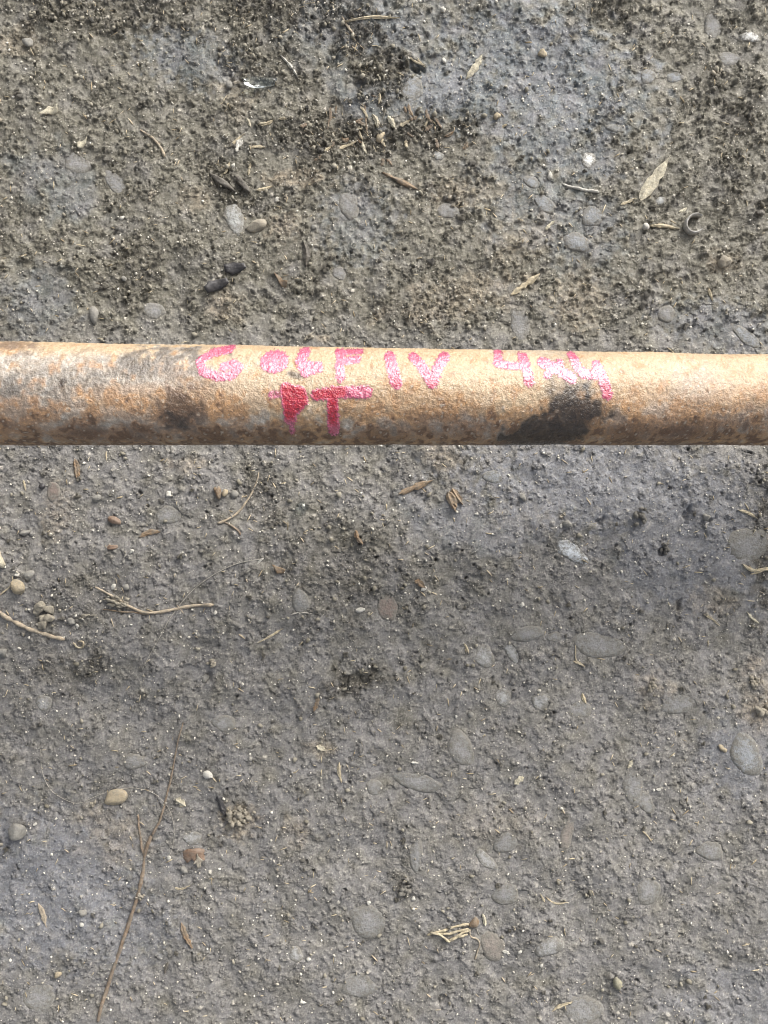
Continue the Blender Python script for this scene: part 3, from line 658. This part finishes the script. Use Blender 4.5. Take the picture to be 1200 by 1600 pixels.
o = stone('round_pebble', 30, 917, 21, 25, 10, 'tanstone', 30, .85, .15, .06); tag(o, 'round tan pebble beside a thin straw', 'pebble')
o = stalk('thin_straw', [(-8, 936), (8, 923), (21, 911)], 2.5, 2.5, 'straw', 31); tag(o, 'very thin straw touching the round tan pebble', 'straw')
cl = bpy.data.objects.new('dried_clump', None); COL.objects.link(cl); cl.location = (gx(68), gy(958), 0)
tag(cl, 'pale lumpy cluster of dried petals', 'clump')
for i, (x, y, w, h) in enumerate([(66, 946, 18, 17), (78, 952, 16, 15), (60, 956, 16, 11), (72, 966, 18, 15), (80, 966, 13, 13), (68, 976, 18, 15)]):
    q = stone('petal', x, y, w, h, 20 * i, 'fluff', 320 + i, .6, .2, .20); q.parent = cl; q.location -= cl.location
o = stalk('curved_stalk', [(-6, 951), (12, 966), (45, 982), (75, 993), (101, 999)], 7, 6, 'root', 33); tag(o, 'curved tan stem with a dark broken end', 'stem')
o = stalk('curled_tendril', [(114, 1004), (122, 1012), (130, 1011), (130, 1003), (122, 1002)], 3, 3, 'straw', 34); tag(o, 'tiny orange curled tendril off the curved stem', 'tendril')
tw = bpy.data.objects.new('forked_twig', None); COL.objects.link(tw); tag(tw, 'reddish tan twig bent in a shallow curve over dirt', 'twig')
stalk('twig_stem', [(149, 916), (172, 930), (200, 946), (232, 957), (268, 953), (300, 947), (334, 945)], 3.5, 5.5, 'root', 35, parent=tw)
stalk('side_shoot', [(160, 952), (190, 956), (218, 957), (234, 958)], 2, 3, 'wood', 36, parent=tw)
stalk('side_shoot', [(278, 944), (284, 951), (289, 958)], 2.5, 1.5, 'root', 37, parent=tw)
o = cluster('debris_lump', 186, 943, 40, 22, -20, 'fluff', 38, 40, .3, .55); tag(o, 'crumbly brown lump caught under the bent twig', 'lump')
o = stalk('long_fibre', [(412, 873), (372, 880), (335, 897), (298, 925), (268, 963), (245, 1005), (222, 1047)], 1.4, 1.2, 'fibre', 39, wob=.0001); tag(o, 'hair-thin pale fibre crossing the bent twig', 'fibre')
o = stalk('curved_root', [(404, 737), (401, 752), (390, 775), (372, 800), (350, 815), (340, 818)], 2, 4, 'root', 40); tag(o, 'thin pale root curving towards a dirt clump', 'root')
o = stalk('root_end', [(346, 814), (362, 822), (373, 830), (376, 836)], 3, 4, 'twig', 41); tag(o, 'short brown root end hooked off the thin pale root', 'root')
o = stone('slate_chip', 366, 772, 17, 15, 40, 'greystone', 42, .4, .2, .05, ICO1, smooth=False); tag(o, 'small angular slate grey chip near the thin pale root', 'chip')
o = sliver('wood_splinter', 624, 772, 673, 752, 10, 'wood', 43, .5); tag(o, 'brown pointed wood splinter with long grain', 'splinter')
o = sliver('wood_chip', 700, 768, 711, 797, 13, 'wood', 44, .6); tag(o, 'broken brown wood chip, left half of a split pair', 'wood chip')
o = sliver('wood_chip', 706, 763, 722, 787, 11, 'wood', 45, .6); tag(o, 'broken brown wood chip, right half of a split pair', 'wood chip')
o = sliver('wood_stub', 556, 829, 567, 850, 7, 'brownwood', 46, .8); tag(o, 'short dark brown wood stub standing off the dirt', 'stub')
o = stone('white_pebble', 563, 953, 15, 9, 8, 'white', 47, .7, .2, .03); tag(o, 'oval white pebble beside a pinkish embedded stone', 'pebble')
o = flake('torn_leaf', 437, 890, [(-12, -8), (0, -4), (10, 0), (6, 6), (-4, 6)], 'brownwood', 48, .0004, .4); tag(o, 'dull brown torn leaf bit pressed flat', 'leaf')
o = sliver('wood_stub', 648, 907, 664, 919, 9, 'brownwood', 49, .7); tag(o, 'brown stub with a white tip', 'stub')
o = stone('white_pebble', 662, 921, 10, 7, 35, 'white', 50, .8, .2); tag(o, 'tiny white pebble at the tip of a brown stub', 'pebble')
o = sliver('straw_stick', 1171, 897, 1212, 889, 6, 'straw', 51, .8); tag(o, 'straight pale straw lying beside a large grey stone', 'straw')
o = sliver('straw_stick', 1158, 881, 1184, 892, 5, 'straw', 52, .8); tag(o, 'short pale straw meeting a straighter one', 'straw')
o = stalk('bent_stem', [(899, 1008), (899, 1028), (901, 1034)], 2, 2, 'straw', 53); tag(o, 'thin upright stem above a short pale stick', 'stem')
o = sliver('straw_stick', 896, 1033, 913, 1041, 4, 'straw', 54, .8); tag(o, 'short pale stick at the foot of a thin stem', 'straw')
o = sliver('straw_stick', 1168, 957, 1185, 973, 4, 'palewood', 55, .8); tag(o, 'small bleached straw slanting across grey dirt', 'straw')
o = sliver('straw_pair', 1154, 797, 1183, 810, 4, 'straw', 56, .7); tag(o, 'faded straw bits above a large grey stone', 'straw')
o = stone('tan_pebble', 181, 1246, 38, 27, 15, 'tanstone', 57, .6, .35, .03); tag(o, 'smooth tan pebble half sunk in dirt', 'pebble')
o = stone('grey_stone', 31, 1296, 30, 30, 20, 'greystone', 58, .8, .2, .06); tag(o, 'loose grey stone with flat faces', 'stone')
nut = flake('nut_shell', 302, 1338, [(-24, 5), (-19, -6), (-10, -12), (4, -14), (17, -11), (24, -2), (19, 3), (22, 8), (12, 3), (4, 8), (-3, 2), (-9, 10), (-16, 6)], 'nut', 59, .0012, -.55); tag(nut, 'broken brown nut shell with pale torn edge', 'shell')
o = flake('paper_scrap', 312, 1343, [(-3, -13), (1, -5), (8, -2), (3, 3), (4, 10), (-3, 12), (-4, 2), (-9, 4), (-3, -4)], 'fluff', 60, .0003, .4, up=.0021); tag(o, 'tiny pale scrap stuck to the broken nut shell', 'scrap')
o = stalk('long_fibre', [(64, 1170), (66, 1205), (78, 1232), (100, 1249), (124, 1255), (160, 1240), (200, 1232), (240, 1240), (264, 1262), (273, 1295), (268, 1330), (250, 1352)], 1.0, .9, 'fibre', 61, wob=.0001); tag(o, 'hair-thin pale fibre looping over the tan pebble', 'fibre')
lt = bpy.data.objects.new('long_twig', None); COL.objects.link(lt); tag(lt, 'long thin brown forked twig with peeling bark', 'twig')
stalk('twig_stem', [(154, 1597), (160, 1568), (176, 1517), (192, 1470), (206, 1430), (215, 1405), (222, 1370), (226, 1335), (238, 1305)], 6, 5.5, 'twig', 62, parent=lt)
stalk('side_shoot', [(226, 1335), (221, 1310), (216, 1272)], 4, 3, 'twig', 63, parent=lt)
stalk('side_shoot', [(238, 1305), (252, 1278), (264, 1232), (272, 1190), (286, 1128)], 4, 2, 'twig', 64, parent=lt)
o = sliver('charred_stick', 340, 1240, 352, 1274, 10, 'black', 65, .7); tag(o, 'charred black stick beside a sandy lump', 'stick')
for i, (x, y, w, h) in enumerate([(372, 1276, 40, 36)]):
    o = cluster('sandy_lump', x, y, w, h, 20, 'concrete', 66 + i, 90, .3, .45); tag(o, 'sandy crumbling lump beside a charred stick', 'lump')
o = stone('cream_chip', 326, 1208, 18, 14, -20, 'white', 68, .7, .2, .08); tag(o, 'cream angular chip above the charred stick', 'chip')
o = sliver('wood_chip', 275, 1249, 290, 1258, 9, 'palewood', 69, .6); tag(o, 'small pale wood chip beside the long twig', 'wood chip')
sb = bpy.data.objects.new('straw_bundle', None); COL.objects.link(sb); tag(sb, 'bundle of orange-tan bent straws joined at one end', 'straw bundle')
for i, p in enumerate([[(668, 1462), (684, 1456), (700, 1450), (728, 1443), (733, 1446)], [(672, 1456), (684, 1458), (706, 1456), (732, 1449)],
                       [(682, 1457), (694, 1464), (702, 1469), (716, 1459), (735, 1451)], [(700, 1466), (715, 1460), (730, 1456)]]):
    stalk('straw', p, 4, 4, 'straw', 70 + i, parent=sb, lift=.0004 * i)
q = stone('root_knot', 741, 1441, 14, 20, -20, 'brownwood', 75, .6, .2, .12); q.parent = sb
stalk('rootlet', [(733, 1452), (736, 1463), (746, 1467), (749, 1476), (746, 1486), (742, 1500)], 3, 2, 'root', 76, parent=sb)
stalk('rootlet', [(745, 1446), (746, 1454), (750, 1461)], 1.6, 1, 'fibre', 77, parent=sb)
o = sliver('straw_stick', 754, 1428, 758, 1446, 5, 'palewood', 78, .8); tag(o, 'short pale straw standing off the straw bundle root', 'straw')
LOOSE = [(495, 1166, 508, 1172, 8, 'palewood', 'cream wood chip on a sandy crumb'), (805, 1226, 818, 1215, 8, 'palewood', 'cream forked chip on grey dust'),
         (981, 1200, 987, 1188, 6, 'palewood', 'bright lone chip on bare grey dust'), (910, 1084, 916, 1100, 5, 'straw', 'upright straw chip near pale ring-marked stone'),
         (1026, 1234, 1034, 1232, 4, 'white', 'tiny white chip on smooth grey dust'), (1004, 1299, 1021, 1320, 3, 'straw', 'needle-thin straw on smooth grey dust'),
         (844, 1396, 851, 1409, 3, 'straw', 'short dark straw meeting a longer one'), (852, 1400, 885, 1409, 3, 'straw', 'long dull straw meeting a shorter one'),
         (863, 1580, 892, 1567, 5, 'straw', 'bent pale straw near a big embedded stone'), (785, 1486, 796, 1490, 5, 'white', 'small white flat chip near the pinkish stone'),
         (491, 1110, 497, 1084, 6, 'brownwood', 'grey-brown upright stub under a dark crevice'), (530, 1192, 534, 1222, 5, 'straw', 'tan flaky strip below a sandy crumb'),
         (643, 1191, 653, 1192, 5, 'white', 'tiny white block on open grey dust'), (707, 1158, 712, 1170, 4, 'straw', 'small curved straw on open grey dust'),
         (1106, 400 + 49, 1113, 470, 4, 'straw', 'small slanted straw above the tube'), (852, 360, 866, 346, 5, 'palewood', 'short bright splinter beside bluish stones'),
         (1062, 330, 1074, 324, 5, 'palewood', 'bright chip just above the grey open loop'), (270, 1385, 297, 1383, 3, 'straw', 'thin flat straw below the nut shell'),
         (60, 1412, 72, 1446, 7, 'root', 'pale knobbly root bit on bluish dust'), (284, 1442, 300, 1478, 7, 'brownwood', 'dark brown stub in a dirt furrow'),
         (257, 1522, 262, 1505, 6, 'dark', 'black stub in a dirt furrow'), (118, 718, 122, 750, 8, 'brownwood', 'dull brown strip under the tube'),
         (36, 750, 40, 766, 3, 'straw', 'tiny straw on grey dust near the tube'), (540, 30 + 5, 618, 30, 4, 'straw', 'pale straw lying across black crumbs'),
         (534, 25, 555, 55, 3, 'root', 'curved root in black crumbs'), (650, 88, 664, 104, 3, 'straw', 'tan straw over a dark hole, first of a pair'),
         (636, 86, 660, 102, 3, 'straw', 'tan straw over a dark hole, second of a pair'), (588, 118, 594, 128, 3, 'palewood', 'tiny bright straw in black crumbs'),
         (582, 180, 590, 200, 8, 'palewood', 'cream petal-like chip in black crumbs'), (606, 184, 616, 202, 8, 'palewood', 'wide cream chip in black crumbs'),
         (624, 198, 640, 190, 5, 'straw', 'tan chip leaning on a wide cream chip'), (530, 232, 556, 221, 5, 'straw', 'long straw in tan crumbs'),
         (566, 222, 572, 240, 6, 'palewood', 'cream curved chip in tan crumbs'), (360, 230, 380, 212, 4, 'straw', 'pale straw beside a white husk'),
         (370, 238, 379, 218, 8, 'white', 'white folded husk beside a pale straw'), (390, 232, 414, 231, 4, 'straw', 'dull straw trailing from the white husk'),
         (350, 272, 358, 254, 4, 'straw', 'curved straw above the dark seed husks'), (388, 272, 392, 254, 4, 'straw', 'knobbly straw right of the dark seed husks'),
         (400, 296, 424, 290, 5, 'straw', 'dull tan straw end beside dark seed husks'), (386, 186, 391, 198, 5, 'palewood', 'pale curled husk amid tan grit'),
         (404, 196, 428, 190, 5, 'straw', 'grey tan straw fragment amid tan grit'), (725, 1005, 732, 1021, 3, 'straw', 'needle-like straw near small pale stones'),
         (402, 1005, 440, 983, 3, 'straw', 'thin pale straw near soil clods'), (455, 948 + 12, 486, 959, 3, 'fibre', 'thin whitish fibre on dirt'),
         (402, 882, 412, 872, 3, 'white', 'tiny white splinter near the long fibre'), (1100, 960, 1124, 978, 3, 'straw', 'pale straw on olive dirt')]
for i, (a, b, c_, d, w, m, lb) in enumerate(LOOSE):
    o = sliver('straw_bit', a, b, c_, d, w, m, 400 + i, .55); tag(o, lb, 'straw' if m in ('straw', 'palewood') else 'debris')
r = np.random.default_rng(5)
for i in range(46):
    x, y = 590 + r.normal() * 70, 204 + r.normal() * 26
    a, L = r.uniform(0, math.pi), r.uniform(5, 13)
    o = sliver('chaff_piece', x - L * math.cos(a), y - L * math.sin(a), x + L * math.cos(a), y + L * math.sin(a), r.uniform(2.5, 6), ('straw', 'soil', 'brownwood', 'twig')[int(r.integers(0, 4))], 2000 + i, .6, r.normal() * .12)
    tag(o, 'small loose chaff piece in the dark litter heap beyond the tan stick', 'chaff', 'chaff pieces in the litter heap')
STN = [(358, 133 - 1, 14, 13, 'greystone', 'grey rough pebble on open dirt left of the glass'), (490, 355, 9, 9, 'greystone', 'small dark grey ball of grit near mortar chip'),
       (25, 85, 16, 12, 'concrete', 'pale tan crumb among dirt lumps'), (45, 68, 18, 16, 'greystone', 'grey angular lump among pale crumbs'), (45, 34, 14, 8, 'concrete', 'flat cream chip above grey lumps'),
       (237, 306, 18, 11, 'concrete', 'flat cream chip on tan dirt'), (353, 216, 9, 9, 'white', 'round cream bead beside pale straw'), (364, 258, 10, 8, 'white', 'oval cream bead above dark husks'),
       (434, 310, 11, 8, 'white', 'oval cream bead on tan sand'), (446, 306, 10, 9, 'concrete', 'rounded tan bead on tan sand'), (189, 340, 10, 8, 'white', 'white bead at the end of a dull stick'),
       (847, 85, 13, 15, 'tanstone', 'tan pebble on bluish dirt'), (777, 182, 11, 11, 'tanstone', 'round tan pebble below bluish dirt'), (1118, 116, 16, 13, 'concrete', 'pale angular crumb near bluish stones'),
       (693, 17, 12, 11, 'white', 'cream bead in black crumbs'), (694, 93, 9, 9, 'white', 'cream bead beyond a dark hole'), (594, 214, 13, 12, 'tanstone', 'cream round pebble in black crumbs'),
       (213, 428, 7, 7, 'white', 'tiny white bead on dark grit'), (195, 436, 9, 9, 'greystone', 'grey bead on dark grit'), (148, 464 + 26, 30, 16, 'greystone', 'grey flat lump on dirt'),
       (483, 528, 20, 10, 'concrete', 'pale sandy crumb against the far side of the tube'), (265, 774, 10, 13, 'white', 'small white chip with a thin tail'), (208, 861, 9, 8, 'white', 'white bead beside reddish husk'),
       (152, 778, 14, 11, 'greystone', 'grey crumb near the smooth brown seed'), (67, 760, 10, 11, 'black', 'black bead above a pinkish stone'), (36, 833, 20, 10, 'greystone', 'pale grey flat crumb above cream wedge'),
       (350, 770, 12, 14, 'tanstone', 'brown crumb beside slate chip'), (341, 768, 12, 16, 'brownwood', 'dark brown flake beside slate chip'), (44, 900, 18, 14, 'greystone', 'pale crumb above round tan pebble'),
       (27, 898, 9, 8, 'white', 'white chip above round tan pebble'), (4, 1020, 16, 18, 'greystone', 'grey pebble below the curved stem'), (132, 963, 24, 7, 'concrete', 'flat pale chip right of petal cluster'),
       (112, 972, 10, 14, 'greystone', 'grey upright crumb right of petal cluster'), (120, 979, 7, 9, 'white', 'white bead right of petal cluster'), (176, 917, 14, 9, 'white', 'white crumb above the bent twig'),
       (197, 917, 10, 10, 'greystone', 'pale grey crumb above the bent twig'), (336, 958, 8, 7, 'white', 'white bead below the bent twig end'), (333, 1037, 22, 14, 'fluff', 'tan crumb under soil clods'),
       (320, 1060, 14, 12, 'greystone', 'grey crumb beside tan crumb'), (55, 1288, 9, 7, 'white', 'white bead beside loose grey stone'), (145, 1256, 16, 12, 'concrete', 'pale crumb left of tan pebble'),
       (265, 1340, 9, 9, 'white', 'white bead near looping fibre'), (287, 1358, 11, 13, 'greystone', 'grey bead below nut shell'), (131, 1424, 13, 13, 'greystone', 'pale bead on bluish dust'),
       (130, 1442, 8, 8, 'white', 'white bead on bluish dust'), (90, 1522, 12, 10, 'tanstone', 'tan crumb on bluish dust'), (218, 1400, 14, 12, 'concrete', 'pale crumb at twig fork'),
       (879, 816 - 11, 12, 9, 'concrete', 'pale chip near light oval stone'), (877, 822, 9, 8, 'white', 'white square chip near light oval stone'), (885, 818, 12, 13, 'greystone', 'grey square chip near light oval stone'),
       (999, 806, 26, 28, 'soil2', 'large grey-tan clod with a dark side'), (1040, 858, 18, 22, 'soil2', 'grey clod with deep dark left side'), (1102, 808, 10, 15, 'greystone', 'pale chip standing in bluish dirt'),
       (817, 777, 11, 13, 'greystone', 'round grey pebble on brown dirt'), (745, 803, 8, 8, 'white', 'white bead on bluish dirt'), (815, 944, 10, 8, 'white', 'pale crumbly bead on grey dirt'),
       (963, 1534, 15, 22, 'olive', 'yellowish upright stone with a dark left side'), (845 + 0, 1508, 9, 6, 'white', 'tiny pale grey bead near the light embedded stone'), (812, 1488, 9, 6, 'white', 'oval pale bead near white flat chip'),
       (646, 1404, 12, 9, 'white', 'pale bead on a hollow dark clod'), (634, 1388, 26, 20, 'soil2', 'hollow grey-brown clod with a pale bead on it'), (576, 1410, 8, 10, 'white', 'bright white bead above a big round stone'),
       (736, 1116, 9, 9, 'greystone', 'grey bead above open dust'), (713, 1120, 6, 6, 'white', 'white bead above open dust'), (1178, 1062, 20, 26, 'concrete', 'cream flat chip in yellowish sand'),
       (1190, 1110, 22, 30, 'concrete', 'large cream lump in yellowish sand'), (1130, 1170, 10, 16, 'tanstone', 'tan chip left of bluish stone'), (1018, 1072, 26, 18, 'concrete', 'flaky cream crumb on yellowish dirt'),
       (472, 1566, 12, 12, 'white', 'pale bead on grey crumbs'), (482, 1498, 8, 8, 'white', 'white bead beside light oval stone'), (520, 1391, 6, 7, 'white', 'small white bead among grey crumbs')]
for i, (x, y, w, h, m, lb) in enumerate(STN):
    if m == 'white': w, h = w * .85, h * .8
    if m in ('concrete', 'fluff', 'soil2'): o = cluster('crumb', x, y, w, h, (i * 47) % 90, m, 600 + i)
    else: o = stone('crumb' if m in ('concrete', 'fluff', 'soil2') else 'small_pebble', x, y, w, h, (i * 47) % 90, m, 600 + i, .7, .28, .17, ICO2, smooth=False)
    tag(o, lb, 'crumb' if m in ('concrete', 'fluff', 'soil2') else 'pebble')

# loose clods: many look-alikes, copies of six source shapes
src = []
for k in range(6):
    r = np.random.default_rng(1500 + k); v, cf = cluster_mesh(r, 7)
    me = bpy.data.meshes.new('soil_clod'); me.from_pydata(v.tolist(), [], cf.tolist()); me.update()
    me.materials.append(MT['soil' if k < 3 else 'soil2']); src.append(me)
r = np.random.default_rng(77); cnt = 0
while cnt < 230:
    i, j = r.integers(20, NY - 20), r.integers(20, NX - 20)
    px_, py_ = PX[i, j], PY[i, j]
    if not (0 < px_ < 1200 and 0 < py_ < 1600) or 545 < py_ < 690: continue
    if r.random() > (.5 * rough_map[i, j] - .1 + .8 * m_dark[i, j]) or pebm[i, j] > .1: continue
    s = PXM * r.uniform(3.2, 6.0) * (1.25 if py_ < 540 else 1.0)
    o = bpy.data.objects.new('soil_clod', src[r.integers(0, 6)]); COL.objects.link(o)
    o.scale = (s, s * r.uniform(.65, 1), s * r.uniform(.6, .9)); o.rotation_euler = (r.normal() * .2, r.normal() * .2, r.uniform(0, 6.3))
    o.location = (gX[j], gY[i], ground_hi(gX[j], gY[i], s * .5) + s * .2)
    tag(o, 'small loose clod of dark crumbly soil on the ground', 'soil clod', 'loose soil clods scattered over the ground'); cnt += 1

# ------------------------------------------------------------------ grit nobody could count
def scatter(name, count, rlo, rhi, dens, mat, seed, label, stretch=1.0, aniso=0):
    r = np.random.default_rng(seed); bv, bf = ico(1); bv = np.asarray(bv)[:, :]
    b = bmesh.new(); bmesh.ops.create_icosphere(b, subdivisions=1, radius=1.0); b.free()
    i = r.integers(3, NY - 3, count * 8); j = r.integers(3, NX - 3, count * 8)
    k = (r.random(count * 8) < dens[i, j]) & ((pebm[i, j] < .3) | (r.random(count * 8) < .25)); i, j = i[k][:count], j[k][:count]; m = len(i)
    rad = rlo * (rhi / rlo) ** (r.random(m) ** 1.8)
    cz = Z[i, j] + rad * .45 + .0008 * pebm[i, j]; cx = gX[j] + r.uniform(-.5, .5, m) * CELL; cy = gY[i] + r.uniform(-.5, .5, m) * CELL
    v = bv[None] * (1 + .22 * r.normal(size=(m, len(bv), 1))) * rad[:, None, None]
    v = v * np.stack([np.full(m, stretch) * r.uniform(.8, 1.3, m), r.uniform(.6, 1.0, m), r.uniform(.5, .9, m)], -1)[:, None, :]
    a = r.uniform(0, 6.283, m); ca, sa = np.cos(a)[:, None], np.sin(a)[:, None]
    w = np.stack([v[..., 0] * ca - v[..., 1] * sa + cx[:, None], v[..., 0] * sa + v[..., 1] * ca + cy[:, None], v[..., 2] + cz[:, None]], -1)
    f = (bf[None] + (np.arange(m) * len(bv))[:, None, None]).reshape(-1, 3)
    o = mesh_obj(name, w.reshape(-1, 3), f, mat, smooth=False, attrs=dict(tone=np.repeat(r.random(m), len(bv))))
    o['kind'] = 'stuff'; tag(o, label, 'grit'); return o
def grit_mat(name, a, b):
    n = N(name); return n.done(n.mix(n.attr('tone'), a, b), .8, n.bump(n.noise(1500, 3), .0002, .6), .3)
dn = np.clip(sm(clump * .7 + .5 * rough_map, .2, 1.1) ** 1.6 * (.25 + 1.2 * m_dark), .015, 1)
scatter('soil_grit', 5000, .00035, .0016, dn, grit_mat('soil grit', (.15, .138, .108), (.30, .278, .225)), 81, 'fine dark soil grit strewn over the whole ground')
scatter('pale_grit', 7000, .00022, .00085, np.clip(.25 + .6 * dn, 0, 1), grit_mat('pale grit', (.36, .33, .27), (.66, .63, .56)), 82, 'fine pale sand grains strewn over the whole ground')
scatter('chaff', 1500, .00022, .00042, np.clip(.12 + .7 * dn, 0, 1), grit_mat('chaff', (.30, .24, .15), (.56, .48, .34)), 83, 'tiny tan chaff and fibre bits strewn over the ground', stretch=5.5)
